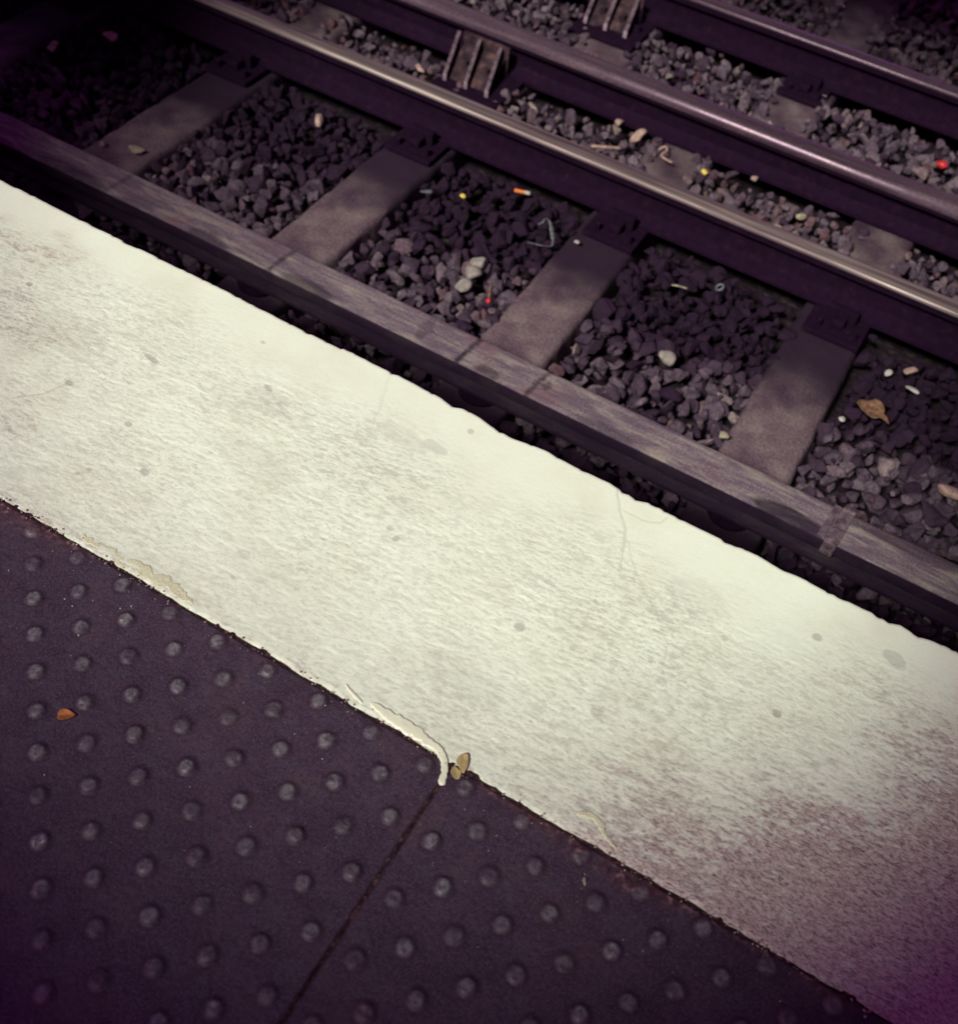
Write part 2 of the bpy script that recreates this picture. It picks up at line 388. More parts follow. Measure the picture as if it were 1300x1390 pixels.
# ------------------------------------------------------------------ tactile slabs
DP = .04715
def slab(x0, x1, y0, y1, org, seed, label, name='tactile_slab', parity=None):
    st = .0026
    xs = np.arange(x0, x1 + st / 2, st); ys = np.arange(y0, y1 + st / 2, st)
    X, Y = np.meshgrid(xs, ys, indexing='ij')
    z = .0014 * (fbm(X * 16, Y * 16, seed, 4) - .5) + .0007 * (fbm(X * 120, Y * 120, seed + 3, 2) - .5)
    worn = np.zeros_like(X); grime = np.zeros_like(X)
    # nearest dome of the diagonal lattice (two interleaved square lattices)
    best = np.full_like(X, 9.); bi = np.zeros_like(X); bj = np.zeros_like(X)
    for o in (0, 1):
        gx = (X - org[0]) / DP - o; gy = (Y - org[1]) / DP - o
        i = 2 * np.round(gx / 2) + o; j = 2 * np.round(gy / 2) + o
        r = np.hypot(X - org[0] - i * DP, Y - org[1] - j * DP)
        cx = org[0] + i * DP; cy = org[1] + j * DP
        ok = (cx > x0 + .008) & (cx < x1 - .008) & (cy < y1 - .006) & (cy > y0 + .01)
        r = np.where(ok, r, 9.)
        m = r < best
        best = np.where(m, r, best); bi = np.where(m, i, bi); bj = np.where(m, j, bj)
    hh = .0044 + .0024 * _hash(bi, bj, seed + 50)
    rr = .0138 + .0012 * _hash(bi, bj, seed + 51) + .0016 * (fbm(X * 70, Y * 70, seed + 8, 2) - .5)
    q = np.clip(best / rr, 0, 1.5)
    prof = sstep(1.0, .60, q)
    dam = .75 + .5 * (fbm(X * 60, Y * 60, seed + 12, 2) - .5)
    chip = sstep(.60, .74, fbm(X * 75, Y * 75, seed + 17, 2))
    z += hh * prof * dam * (1 - .45 * chip)
    top = sstep(.85, .45, q + .35 * (fbm(X * 110, Y * 110, seed + 14, 2) - .5))
    worn = top * (.15 + .70 * _hash(bi, bj, seed + 52)) * (.55 + .9 * fbm(X * 90, Y * 90, seed + 15, 2))
    grime = np.exp(-((q - 1.08) / .17) ** 2) * .55
    ed = np.minimum.reduce([X - x0, x1 - X, y1 - Y])
    ed = ed + .003 * (fbm(X * 90, Y * 90, seed + 20, 3) - .5)
    z -= .004 * sstep(.0022, -.001, ed)
    grime = np.maximum(grime, .8 * sstep(.006, .0005, ed) * sstep(.35, .6, fbm(X * 60, Y * 60, seed + 22, 3)))
    grime = np.maximum(grime, .5 * sstep(.05, .0, y1 - Y) * sstep(.45, .65, fbm(X * 16, Y * 30, seed + 24, 3)))
    wv = .004 + .030 * sstep(-.78, -.95, X) + .034 * np.exp(-((X - .12) / .12) ** 2) + .016 * sstep(.2, .6, X)
    crust = sstep(wv, wv * .35, (y1 - Y) + .018 * (fbm(X * 26, Y * 60, seed + 30, 4) - .5)) * sstep(.22, .45, fbm(X * 40, Y * 90, seed + 31, 3))
    z += .0012 * crust * fbm(X * 120, Y * 120, seed + 33, 2)
    V = np.stack([X, Y, z], 2)
    nx, ny = X.shape
    # skirts
    W = np.empty((nx + 2, ny + 2, 3)); W[1:-1, 1:-1] = V
    W[0, 1:-1] = V[0]; W[-1, 1:-1] = V[-1]; W[:, 0] = W[:, 1]; W[:, -1] = W[:, -2]
    for s in (np.s_[0, :], np.s_[-1, :], np.s_[:, 0], np.s_[:, -1]): W[s][..., 2] = -.05
    def pad(a): return np.pad(a, 1, mode='edge')
    me = np_mesh(name, W.reshape(-1, 3), grid_faces(nx + 2, ny + 2), True, {'worn': pad(worn), 'grime': pad(grime), 'crust': pad(crust)})
    tag(link(name, me, M_TILE), label, 'paving slab', 'dimpled tactile paving slabs')
slab(-1.345, -.1412, -1.44, -.6365, (-.692, -.891), 200, 'purple-grey dimpled tactile paving slab left of the thin joint, orange leaf on it')
slab(-.1378, 1.06, -1.44, -.6365, (-.105 , -.6545), 300, 'purple-grey dimpled tactile paving slab right of the thin joint, below the scuffed corner')

# dirt packed in the joints: one uneven sheet below the slab tops
def joint_dirt():
    V = []; F = []; 
    def strip(path_x, path_y, w, z0, seed):
        n = len(path_x); m = 7
        base = len(V)
        for i in range(n):
            for j in range(m):
                a = (j / (m - 1) - .5) * w
                if abs(path_y[-1] - path_y[0]) > abs(path_x[-1] - path_x[0]): x, y = path_x[i] + a, path_y[i]
                else: x, y = path_x[i], path_y[i] + a
                z = z0 + .006 * (float(fbm(np.array(x * 70), np.array(y * 70), seed, 3)) - .5)
                V.append((x, y, z))
        for i in range(n - 1):
            for j in range(m - 1):
                k = base + i * m + j
                F.append((k, k + m, k + m + 1, k + 1))
    xs = np.arange(-1.9, 1.3, .004)
    strip(xs, np.full_like(xs, -.6345), .014, -.0028, 5)
    ys = np.arange(-1.44, -.645, .004)
    strip(np.full_like(ys, -.1395), ys, .012, -.0022, 6)
    tag(link('joint_dirt', np_mesh('joint_dirt', V, F), M_DIRT), 'dark red-brown dirt packed in the joints round the slabs', 'dirt', kind='stuff')
joint_dirt()

# ------------------------------------------------------------------ loose grit and paint flecks (countless)
ICO = []
def ico(sub):
    b = bmesh.new(); bmesh.ops.create_icosphere(b, subdivisions=sub, radius=1)
    v = np.array([x.co[:] for x in b.verts]); b.verts.ensure_lookup_table()
    f = np.array([[w.index for w in p.verts] for p in b.faces]); b.free(); return v, f
I1, I2, I3 = ico(1), ico(2), ico(3)
def rock(base, rng, ncut=13, el=(1, .8, .62)):
    v, f = base
    n = rng.normal(size=(ncut, 3)); n /= np.linalg.norm(n, axis=1)[:, None]
    d = rng.uniform(.48, .95, ncut)
    dots = v @ n.T
    r = np.min(np.where(dots > .05, d / np.maximum(dots, .05), 9), axis=1)
    r = np.minimum(r, 1.18)
    return v * r[:, None] * np.array(el) * rng.uniform(.85, 1.15, 3), f
def crushed(rng, npts, bev, el):
    """a crushed stone: hull of random points with slightly worn arrises"""
    p = rng.normal(size=(npts, 3)); p /= np.linalg.norm(p, axis=1)[:, None]
    p *= rng.uniform(.78, 1.08, (npts, 1)); p *= np.array(el) * rng.uniform(.82, 1.18, 3)
    b = bmesh.new()
    for q in p: b.verts.new(q)
    r = bmesh.ops.convex_hull(b, input=list(b.verts))
    bmesh.ops.delete(b, geom=list({g for g in r['geom_interior'] + r['geom_unused'] if isinstance(g, bmesh.types.BMVert)}), context='VERTS')
    bmesh.ops.dissolve_limit(b, angle_limit=R(14), verts=list(b.verts), edges=list(b.edges))
    if bev: bmesh.ops.bevel(b, geom=list(b.edges), offset=bev, segments=1, affect='EDGES', clamp_overlap=True)
    bmesh.ops.triangulate(b, faces=list(b.faces))
    b.verts.index_update(); b.verts.ensure_lookup_table()
    v = np.array([x.co[:] for x in b.verts]); f = np.array([[w.index for w in q.verts] for q in b.faces]); b.free()
    return v, f
def rand_rot(rng, n, tilt=1.0):
    q = rng.normal(size=(n, 4)); q[:, 1:3] *= tilt; q /= np.linalg.norm(q, axis=1)[:, None]
    w, x, y, z = q.T
    return np.stack([1 - 2 * (y * y + z * z), 2 * (x * y - z * w), 2 * (x * z + y * w),
                     2 * (x * y + z * w), 1 - 2 * (x * x + z * z), 2 * (y * z - x * w),
                     2 * (x * z - y * w), 2 * (y * z + x * w), 1 - 2 * (x * x + y * y)], 1).reshape(n, 3, 3)
def scatter(P, size, base, rng, nvar=14, tilt=1., el=(1, .8, .62), ncut=13):
    VS = []; FS = []; idx = []; off = 0
    var = [crushed(rng, base[0], base[1], el) if not hasattr(base[0], 'shape') else rock(base, rng, ncut, el) for _ in range(nvar)]
    which = rng.integers(0, nvar, len(P)); Q = rand_rot(rng, len(P), tilt)
    for k in range(nvar):
        s = np.where(which == k)[0]
        if not len(s): continue
        v, f = var[k]
        vv = np.einsum('nij,mj->nmi', Q[s], v) * size[s][:, None, None] + P[s][:, None, :]
        VS.append(vv.reshape(-1, 3))
        FS.append((f[None] + (np.arange(len(s)) * len(v))[:, None, None] + off).reshape(-1, 3))
        idx.append(np.repeat(s, len(v))); off += len(s) * len(v)
    return np.concatenate(VS), np.concatenate(FS), np.concatenate(idx)

def grit():
    rng = np.random.default_rng(5)
    n = 420
    x = rng.uniform(-1.2, .8, n); y = -.645 - rng.exponential(.13, n)
    m = 260
    x = np.concatenate([x, rng.uniform(-1.3, .8, m)]); y = np.concatenate([y, -.6365 + rng.normal(0, .006, m)])
    s = np.concatenate([rng.uniform(.0004, .0012, n) * rng.choice([1, 1, 1, 1.7], n), rng.uniform(.0012, .0034, m)])
    ok = y > -1.4
    x, y, s = x[ok], y[ok], s[ok]
    P = np.stack([x, y, .0012 + 0 * x], 1)
    V, F, I = scatter(P, s, I1, rng, 6)
    rnd = rng.uniform(0, 1, len(P)); rnd[n:] *= .45
    tag(link('grit', np_mesh('grit', V, F, False, {'rnd': rnd[I]}), M_GRIT), 'pale grit and paint flecks scattered on the dimpled slabs', 'grit', kind='stuff')
grit()

# ------------------------------------------------------------------ track parts
RY1, RY2, RY3 = 1.835, 2.392, 3.15
CY0, CY1 = .722, .848
SL_A = [SX + k * PITCH for k in range(-4, 5)]
def in_sleeper(x, y, m=0):
    r = np.zeros(x.shape, bool)
    for k, sx in enumerate(SL_A):
        r |= (np.abs(x - sx) < .108 + m) & (y > .36 - m) & (y < 2.66 + m)
    for sx in SL_B:
        r |= (np.abs(x - sx) < .118 + m) & (y > 2.70 - m) & (y < 4.75 + m)
    return r
SL_B = [-.60 + k * PITCH for k in range(-5, 3)]

# ballast
def ballast():
    rng = np.random.default_rng(3)
    def layer(x0, x1, y0, y1, st, z, zs, smin, smax, base, keep):
        xs = np.arange(x0, x1, st); ys = np.arange(y0, y1, st)
        X, Y = np.meshgrid(xs, ys); x = X.ravel() + rng.uniform(-.48, .48, X.size) * st; y = Y.ravel() + rng.uniform(-.48, .48, X.size) * st
        s = rng.uniform(smin, smax, x.size) * rng.choice([.55, .7, .85, 1, 1, 1.15, 1.35], x.size)
        zz = z + rng.normal(0, zs, x.size) + .014 * (fbm(x * 4, y * 4, 2, 3) - .5) * 2
        far = (y > 1.95) & (y < 2.7) | (y > 2.75)
        spill = far & ~in_sleeper(x, y, -.045 + .05 * (fbm(x * 9, y * 9, 58, 2) - .5)) & (z > -H - .03)
        zz = np.where(spill & in_sleeper(x, y, .012), -H + .006 + .006 * rng.uniform(0, 1, x.size), zz)
        ok = keep(x, y) & ~(in_sleeper(x, y, .012) & ~spill & (rng.uniform(0, 1, x.size) < .985))
        for ry in (RY1, RY2, RY3):
            ok &= ~(np.abs(y - ry) < .085)
        return np.stack([x, y, zz], 1)[ok], s[ok], base
    near = lambda x, y: (x > -2.9) & (x < .95) & (y > .1) & (y < 1.82)
    mid = lambda x, y: ~near(x, y) & (x > -4.6 - 0 * y) & (x < 1.9)
    L = [layer(-2.9, .95, .1, 1.8, .041, -H - .020, .010, .024, .036, (17, .07), near),
         layer(-2.9, .95, .1, 1.8, .055, -H - .058, .008, .028, .036, (13, 0), near),
         layer(-4.6, 1.9, .1, 5.4, .039, -H - .014, .010, .020, .032, (15, .06), mid),
         layer(-4.6, 1.9, .1, 5.4, .055, -H - .052, .008, .026, .034, (12, 0), mid)]
    Vs = []; Fs = []; A = []; off = 0
    for P, s, b in L:
        V, F, I = scatter(P, s, b, rng, 26, 1.0, (1, .82, .62), 8)
        shade_dirt = sstep(1.18, 1.46, P[:, 1] + .24 * (fbm(P[:, 0] * 3.5, P[:, 1] * 3.5, 77, 3) - .5)) * (P[:, 1] < 1.86)  # shade beside the first rail, put into the stone tone
        shade_dirt = np.maximum(shade_dirt, sstep(.80, .66, P[:, 1]))  # stones in the platform gap darkened too, standing in for its shade
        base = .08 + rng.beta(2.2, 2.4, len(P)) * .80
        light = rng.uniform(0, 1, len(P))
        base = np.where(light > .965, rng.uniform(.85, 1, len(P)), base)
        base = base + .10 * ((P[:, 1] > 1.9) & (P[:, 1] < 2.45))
        base = base * (1 - shade_dirt) + (.0 + .06 * rng.uniform(0, 1, len(P))) * shade_dirt
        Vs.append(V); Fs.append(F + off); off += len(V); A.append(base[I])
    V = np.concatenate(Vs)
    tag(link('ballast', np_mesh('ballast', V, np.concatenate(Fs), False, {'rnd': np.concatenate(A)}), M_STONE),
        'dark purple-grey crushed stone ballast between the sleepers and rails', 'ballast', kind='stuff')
ballast()

# sleepers
def sleeper_mesh(seed, L, w=.216, shade_dirt=(.96, 1.60)):
    nx, ny = 15, int(L / .018)
    us = np.linspace(-1, 1, nx); vs = np.linspace(0, 1, ny)
    prof = []
    V = []
    hw = w / 2
    ring = [(-hw - .015, -.12), (-hw - .004, -.02), (-hw, -.008), (-hw + .008, 0)] + [(x, 0) for x in np.linspace(-hw + .02, hw - .02, 11)] + [(hw - .008, 0), (hw, -.008), (hw + .004, -.02), (hw + .015, -.12)]
    ring = np.array(ring); m = len(ring)
    yy = np.linspace(0, L, ny)
    for i, y in enumerate(yy):
        e = min(y, L - y); taper = .006 * max(0, 1 - e / .012)
        for x, z in ring:
            n = float(fbm(np.array(x * 30 + seed), np.array(y * 30), seed, 3)) - .5
            n2 = float(fbm(np.array(z * 30 + seed), np.array(y * 24), seed + 9, 3)) - .5
            V.append((x + .012 * n2 * (1 if abs(x) > hw - .02 else 0), y, z + .005 * n - taper))
    F = [(i * m + j, (i + 1) * m + j, (i + 1) * m + j + 1, i * m + j + 1) for i in range(ny - 1) for j in range(m - 1)]
    V = np.array(V)
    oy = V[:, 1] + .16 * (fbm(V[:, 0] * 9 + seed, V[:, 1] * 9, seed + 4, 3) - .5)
    g = sstep(shade_dirt[0] - .14, shade_dirt[0] + .16, oy) * sstep(shade_dirt[1] + .1, shade_dirt[1] - .02, oy) * .94  # rail-side shade painted into the sleeper colour
    g = np.maximum(g, .9 * sstep(.46, .34, V[:, 1]) * (shade_dirt[0] > .5))  # near ends coloured dark for the shade of the gap
    far = sstep(1.5, 1.7, V[:, 1]) if shade_dirt[0] > .5 else np.ones(len(V))
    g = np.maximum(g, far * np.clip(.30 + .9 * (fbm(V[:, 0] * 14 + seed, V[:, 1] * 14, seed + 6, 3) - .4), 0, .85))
    me = np_mesh('sleeper', V, np.array(F)[:, ::-1], True, {'shade_dirt': g})
    b = bmesh.new(); b.from_mesh(me)
    b.verts.ensure_lookup_table()
    for base in (0, (ny - 1) * m):
        b.faces.new([b.verts[base + j] for j in range(m)])
    bmesh.ops.recalc_face_normals(b, faces=b.faces)
    b.to_mesh(me); b.free()
    for p in me.polygons: p.use_smooth = len(p.vertices) == 4
    return me
SLAB_LAB = {-2: 'dark concrete sleeper at far left, in the shaded corner beyond the conductor rail',
            -1: 'dim concrete sleeper with tan chips at its near end, left of the paler sleepers',
            0: 'concrete sleeper with the three-ribbed iron bracket standing at its far end',
            1: 'pale concrete sleeper in the middle, right of the torn clear wrapper',
            2: 'concrete sleeper at right with a dark oval stain, beside the brown leaf',
            -4: 'concrete sleeper outside the picture, farthest to the left', -3: 'concrete sleeper outside the picture at left, next to the last one',
            3: 'concrete sleeper outside the picture, first to the right', 4: 'concrete sleeper outside the picture, farthest to the right'}
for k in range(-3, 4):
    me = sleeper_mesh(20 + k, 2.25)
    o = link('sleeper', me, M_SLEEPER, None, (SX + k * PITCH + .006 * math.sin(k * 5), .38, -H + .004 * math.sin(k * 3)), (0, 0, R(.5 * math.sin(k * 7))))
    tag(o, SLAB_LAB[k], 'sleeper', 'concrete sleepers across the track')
LAB_B = {-2: 'far concrete sleeper outside the picture, left of the second ribbed bracket', -1: 'far concrete sleeper under the second ribbed bracket at the top edge',
         0: 'far dirty concrete sleeper at top right, crossing beneath the farthest rail', 1: 'far concrete sleeper just showing at the right edge, beside the red scrap',
         -3: 'far concrete sleeper beyond the thick middle rail, outside the picture at left', -4: 'far concrete sleeper outside the picture, leftmost of its row'}
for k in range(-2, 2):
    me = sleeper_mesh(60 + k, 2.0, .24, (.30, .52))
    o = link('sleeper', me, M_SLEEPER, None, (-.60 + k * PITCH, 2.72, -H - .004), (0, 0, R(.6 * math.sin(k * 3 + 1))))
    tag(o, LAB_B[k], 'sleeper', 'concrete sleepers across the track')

def extrude_profile(prof, x0, x1, n, wob=0.0, seed=0, ywob=0.0):
    """closed profile of (y,z) run along x"""
    m = len(prof); xs = np.linspace(x0, x1, n)
    V = []
    for x in xs:
        w = ywob * (float(fbm(np.array(x * 1.3), np.array(0.), seed, 2)) - .5)
        for y, z in prof:
            V.append((x, y + w, z))
    F = []
    for i in range(n - 1):
        for j in range(m):
            a = i * m + j; b = i * m + (j + 1) % m
            F.append((a, b, b + m, a + m))
    me = np_mesh('prof', V, F, True)
    b = bmesh.new(); b.from_mesh(me); b.verts.ensure_lookup_table()
    b.faces.new([b.verts[j] for j in range(m)]); b.faces.new([b.verts[(n - 1) * m + j] for j in range(m)])
    bmesh.ops.recalc_face_normals(b, faces=b.faces)
    for e in b.edges:
        if len(e.link_faces) == 2 and e.calc_face_angle(0) > R(32): e.smooth = False
    b.to_mesh(me); b.free()
    return me

def arc(cx, cz, r, a0, a1, n):
    return [(cx + r * math.cos(R(a0 + (a1 - a0) * i / (n - 1))), cz + r * math.sin(R(a0 + (a1 - a0) * i / (n - 1)))) for i in range(n)]

XL, XR = -6.5, 4.2
def mirror(half):            # half profile from the bottom centre out and up to the top
    return half + [(-y, z) for y, z in reversed(half)]

def running_rail(y, label, hh=.17, hw=.034, headmat=M_STEEL, chairs=(), name='running_rail', seat=.022):
    root = empty(name, (0, y, -H))
    tag(root, label, 'rail', 'rails running along the track')
    body = mirror([(.07, seat), (.07, seat + .010), (.045, seat + .017), (.014, seat + .032), (.009, seat + .055), (.009, hh - .052), (.016, hh - .043), (hw, hh - .036), (hw, hh - .015)])
    link('rail_web', extrude_profile(body, XL, XR, 60, seed=1), M_IRON, root)
    head = [(hw + .001, hh - .0148), (hw + .001, hh - .012)] + arc(hw + .001 - .011, hh - .012, .011, 0, 80, 6)[1:] + [(hw * .35, hh + .0002)]
    head = mirror(head)
    link('rail_head', extrude_profile(head, XL, XR, 60, seed=2), headmat, root)
    for i, cx in enumerate(chairs):
        b = box_bm(.19, .40, .020, (0, -.0, .011), .004)
        for s in (-1, 1):
            box_bm(.10, .030, .050, (0, s * .094, .044), .006, b)
            box_bm(.045, .05, .032, (0, s * .128, .036), .008, b)
        ch = link('rail_chair', bm_mesh('rail_chair', b), M_IRON, root, (cx, 0, .0015))
        for s in (-1, 1):
            for dx in (-.06, .06):
                bb = bmesh.new()
                bmesh.ops.create_cone(bb, segments=6, radius1=.017, radius2=.015, depth=.024, cap_ends=True, matrix=Matrix.Translation((dx, s * .165, .032)))
                link('chair_bolt', bm_mesh('chair_bolt', bb), M_IRON, ch)
    return root
sa = [SX + k * PITCH for k in range(-3, 4)]
running_rail(RY1, 'shiny thin-topped running rail in the middle, deep dark side facing the platform', chairs=sa)
running_rail(RY3, 'farthest dim running rail crossing the top right corner', headmat=M_DULL, chairs=[-.60 + k * PITCH for k in range(-2, 2)])

# thick round-headed centre rail
root = empty('centre_rail', (0, RY2, -H))
tag(root, 'thick round-topped steel rail between the two thinner running rails, bright highlight at right', 'rail', 'rails running along the track')
body = mirror([(.062, .008), (.062, .020), (.03, .030), (.014, .045), (.014, .110), (.030, .118), (.045, .124), (.047, .139)])
link('rail_web', extrude_profile(body, XL, XR, 60, seed=5), M_IRON, root)
head = mirror([(.048, .1392)] + arc(.021, .146, .0275, 0, 82, 7) + [(.010, .1745)])
link('rail_head', extrude_profile(head, XL, XR, 60, seed=6), M_DULL, root)

# conductor rail nearest the platform
def conductor():
    cy = (CY0 + CY1) / 2; w = (CY1 - CY0) / 2
    root = empty('conductor_rail', (0, cy, -H))
    tag(root, 'wide flat-topped grey conductor rail nearest the platform, streaked and stained', 'rail', 'rails running along the track')
    half = [(.055, .035), (.055, .045), (.02, .056), (.018, .085), (.045, .092), (w - .001, .097), (w, .102), (w, .127)] + arc(w - .006, .1325, .006, 0, 65, 4) + [(w - .009, .1393)]
    prof = mirror(half)
    n0 = len(half)
    # replace the flat top by a fine row so grease patches can lie on it
    topn = 17
    ys = np.linspace(w - .011, -(w - .011), topn)
    prof = half + [(y, .1402 - .0006 * (y / w) ** 2) for y in ys] + [(-y, z) for y, z in reversed(half)]
    xs = np.concatenate([np.linspace(XL, -3, 30)[:-1], np.arange(-3, .75, .006), np.linspace(.75, XR, 30)])
    P = np.array(prof); m = len(P)
    X = np.repeat(xs[:, None], m, 1); Y = np.repeat(P[None, :, 0], len(xs), 0).copy(); Z = np.repeat(P[None, :, 1], len(xs), 0).copy()
    Y += (.004 * (fbm(xs * 1.1, xs * 0, 4, 2) - .5))[:, None]
    topmask = P[:, 1] > .12
    Z += topmask[None] * .0012 * (fbm(X * 14, Y * 60, 6, 3) - .5)
    g = np.zeros_like(X)
    wx = X + .03 * (fbm(X * 20, Y * 40, 14, 3) - .5); wy = Y + .014 * (fbm(X * 25, Y * 40, 15, 3) - .5)
    for px, py, rx, ry, k in [(-1.40, -.050, .10, .028, .6), (-1.77, -.052, .08, .03, .5), (-.79, -.046, .05, .022, .6), (.12, -.046, .11, .034, .8), (-2.3, -.05, .16, .03, .5),
                              (-.62, .006, .014, .024, .5), (-1.02, .0, .02, .05, .35), (.42, .045, .2, .03, .5), (-.42, -.05, .10, .02, .35)]:
        r = np.hypot((wx - px) / rx, (wy - py) / ry)
        g = np.maximum(g, k * sstep(1.1, .75, r))
    for px, k in [(-1.53, .6), (-.875, .85), (-.65, .7), (-2.15, .4)]:       # old clamp marks across the top
        g = np.maximum(g, k * sstep(.011, .005, np.abs(X + .35 * (wx - X) - px - .1 * wy) ) * (.6 + .6 * fbm(X * 60, Y * 60, 83, 2)))
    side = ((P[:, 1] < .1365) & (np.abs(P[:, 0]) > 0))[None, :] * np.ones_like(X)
    g = np.maximum(g, side * (.86 + .14 * fbm(X * 9, Z * 60, 44, 2)))  # flanks painted near black for shade; the top keeps its grease
    V = np.stack([X, Y, Z], 2)
    n = len(xs)
    i = np.arange(n - 1)[:, None] * m; j = np.arange(m)[None, :]; j2 = (j + 1) % m
    F = np.stack([(i + j).ravel(), (i + j2).ravel(), (i + m + j2).ravel(), (i + m + j).ravel()], 1)
    me = np_mesh('conductor', V.reshape(-1, 3), F, True, {'grease_shade': g})
    b = bmesh.new(); b.from_mesh(me)
    bmesh.ops.recalc_face_normals(b, faces=b.faces)
    for e in b.edges:
        if len(e.link_faces) == 2 and e.calc_face_angle(0) > R(35): e.smooth = False
    b.to_mesh(me); b.free()
    link('rail_bar', me, M_COND, root)
    # clamp strap across the head, with turned-up ends
    def strap(x, rz=0.):
        b = box_bm(.036, .128, .004, (0, 0, .1425), .0015)
        box_bm(.020, .124, .003, (-.030, 0, .1418), .001, b)
        for s in (-1, 1):
            box_bm(.036, .010, .014, (0, s * (w - .002), .142), .003, b)
            box_bm(.034, .006, .045, (0, s * (w + .0045), .118), .002, b)
        o = link('joint_strap', bm_mesh('joint_strap', b), M_STRAP, root, (x, 0, 0), (0, 0, rz))
    strap(.247, R(-4))
    for sx in [SX + k * PITCH for k in range(-3, 4)]:
        b = bmesh.new()
        prof = [(.062, 0), (.066, .004), (.066, .010), (.045, .014), (.05, .020), (.05, .025), (.04, .030), (.04, .036)]
        for (r0, z0), (r1, z1) in zip(prof[:-1], prof[1:]):
            bmesh.ops.create_cone(b, segments=20, radius1=max(r0, .001), radius2=r1, depth=max(z1 - z0, .0005), cap_ends=True, matrix=Matrix.Translation((0, 0, (z0 + z1) / 2)))
        link('insulator', bm_mesh('insulator', b), M_IRON, root, (sx, 0, .001))
t = NT('strap_iron', .5, .4, .4, hue=PURPLE)
t.base(t.ramp(t.noise(60, 4), [(.35, (.085, .055, .075)), (.5, (.17, .125, .14)), (.65, (.26, .21, .20))])).bump(t.noise(120, 3), .3, .001)
M_STRAP = t.m
conductor()

# ribbed brackets bracing the rails
def bracket(x, y_top, y_bot, zt, label, lean, step=.0925, ymax=.02):
    root = empty('ribbed_bracket', (x, y_bot, -H))
    tag(root, label, 'bracket', 'ribbed iron brackets beside the rails')
    dy = y_top - y_bot
    b = box_bm(2 * step + .10, dy + .10, .018, (.012, dy / 2 - .01, .012), .004)
    link('base_plate', bm_mesh('base_plate', b), M_IRON, root)
    b = box_bm(2 * step + .02, .014, zt - .01, (-lean * .5, dy + .012, (zt - .01) / 2 + .01), .003)
    L_ = math.hypot(dy, zt - .05); t2 = box_bm(2 * step, L_, .010, (-lean * .5, 0, 0), .002)
    for v in t2.verts:
        y0, z0 = v.co.y, v.co.z; a_ = math.atan2(zt - .05, dy)
        v.co.y = y0 * math.cos(a_) - z0 * math.sin(a_) + dy / 2 + .022; v.co.z = y0 * math.sin(a_) + z0 * math.cos(a_) + zt / 2 - .012
    link('web_plate', bm_mesh('web_plate', t2), M_RUST, root)
    link('back_plate', bm_mesh('back_plate', b), M_RUST, root)
    for i in (-1, 0, 1):
        t_ = .015
        b = bmesh.new()
        pts = [(-lean * 0, 0, .0213), (-lean * .12, .012, .045), (-lean * 1., dy, zt), (-lean, dy + .005, .0213)]
        vs = []
        for s in (-.5, .5): vs.append([b.verts.new((px + s * t_ , py, pz)) for px, py, pz in pts])
        b.faces.new(vs[0]); b.faces.new(list(reversed(vs[1])))
        for j in range(4): b.faces.new([vs[0][j], vs[1][j], vs[1][(j + 1) % 4], vs[0][(j + 1) % 4]])
        bevel_all(b, .002, 1)
        rb = link('rib', bm_mesh('rib', b), M_IRON, root, (i * step, 0, 0))
        e = bmesh.new(); d0 = Vector((-lean * .88, dy - .012, zt - .045)); n0 = Vector((-lean * .12, .012, .045))
        off = Vector((0, -.0025, .0012))
        for a0, a1 in ((Vector((0, -.001, .0225)), n0), (n0, Vector((-lean, dy, zt)))):
            vv = [e.verts.new(p + off * o_ + Vector((sx_ * t_ * .62, 0, 0))) for p in (a0, a1) for o_, sx_ in ((1, -.8), (1, .8), (-1, .8), (-1, -.8))]
            for j in range(4): e.faces.new([vv[j], vv[(j + 1) % 4], vv[4 + (j + 1) % 4], vv[4 + j]])
            e.faces.new(vv[:4]); e.faces.new(vv[4:])
        link('lit_edge', bm_mesh('lit_edge', e), M_RIB_LIT, rb)  # strips coloured paler so the fin edges look lit
        if i < 1:
            q = bmesh.new()
            bmesh.ops.create_cone(q, segments=6, radius1=.018, radius2=.016, depth=.05, cap_ends=True, matrix=Matrix.Translation((step / 2 - lean * .4, dy * .55, .045)))
            link('bolt', bm_mesh('bolt', q), M_RUST, root, (i * step, 0, 0))
t = NT('rib_lit_iron', .5, .5, .4, hue=PURPLE)
t.base(t.ramp(t.noise(50, 4), [(.35, (.07, .04, .055)), (.65, (.26, .19, .21))]))
M_RIB_LIT = t.m
bracket(-1.675, 2.315, 2.135, .130, 'ribbed iron bracket with three upright fins between the shiny rail and the thick rail', .05)
bracket(-1.45, 3.055, 2.90, .120, 'second ribbed iron bracket, dim, at the top edge by the farthest rail', .03)

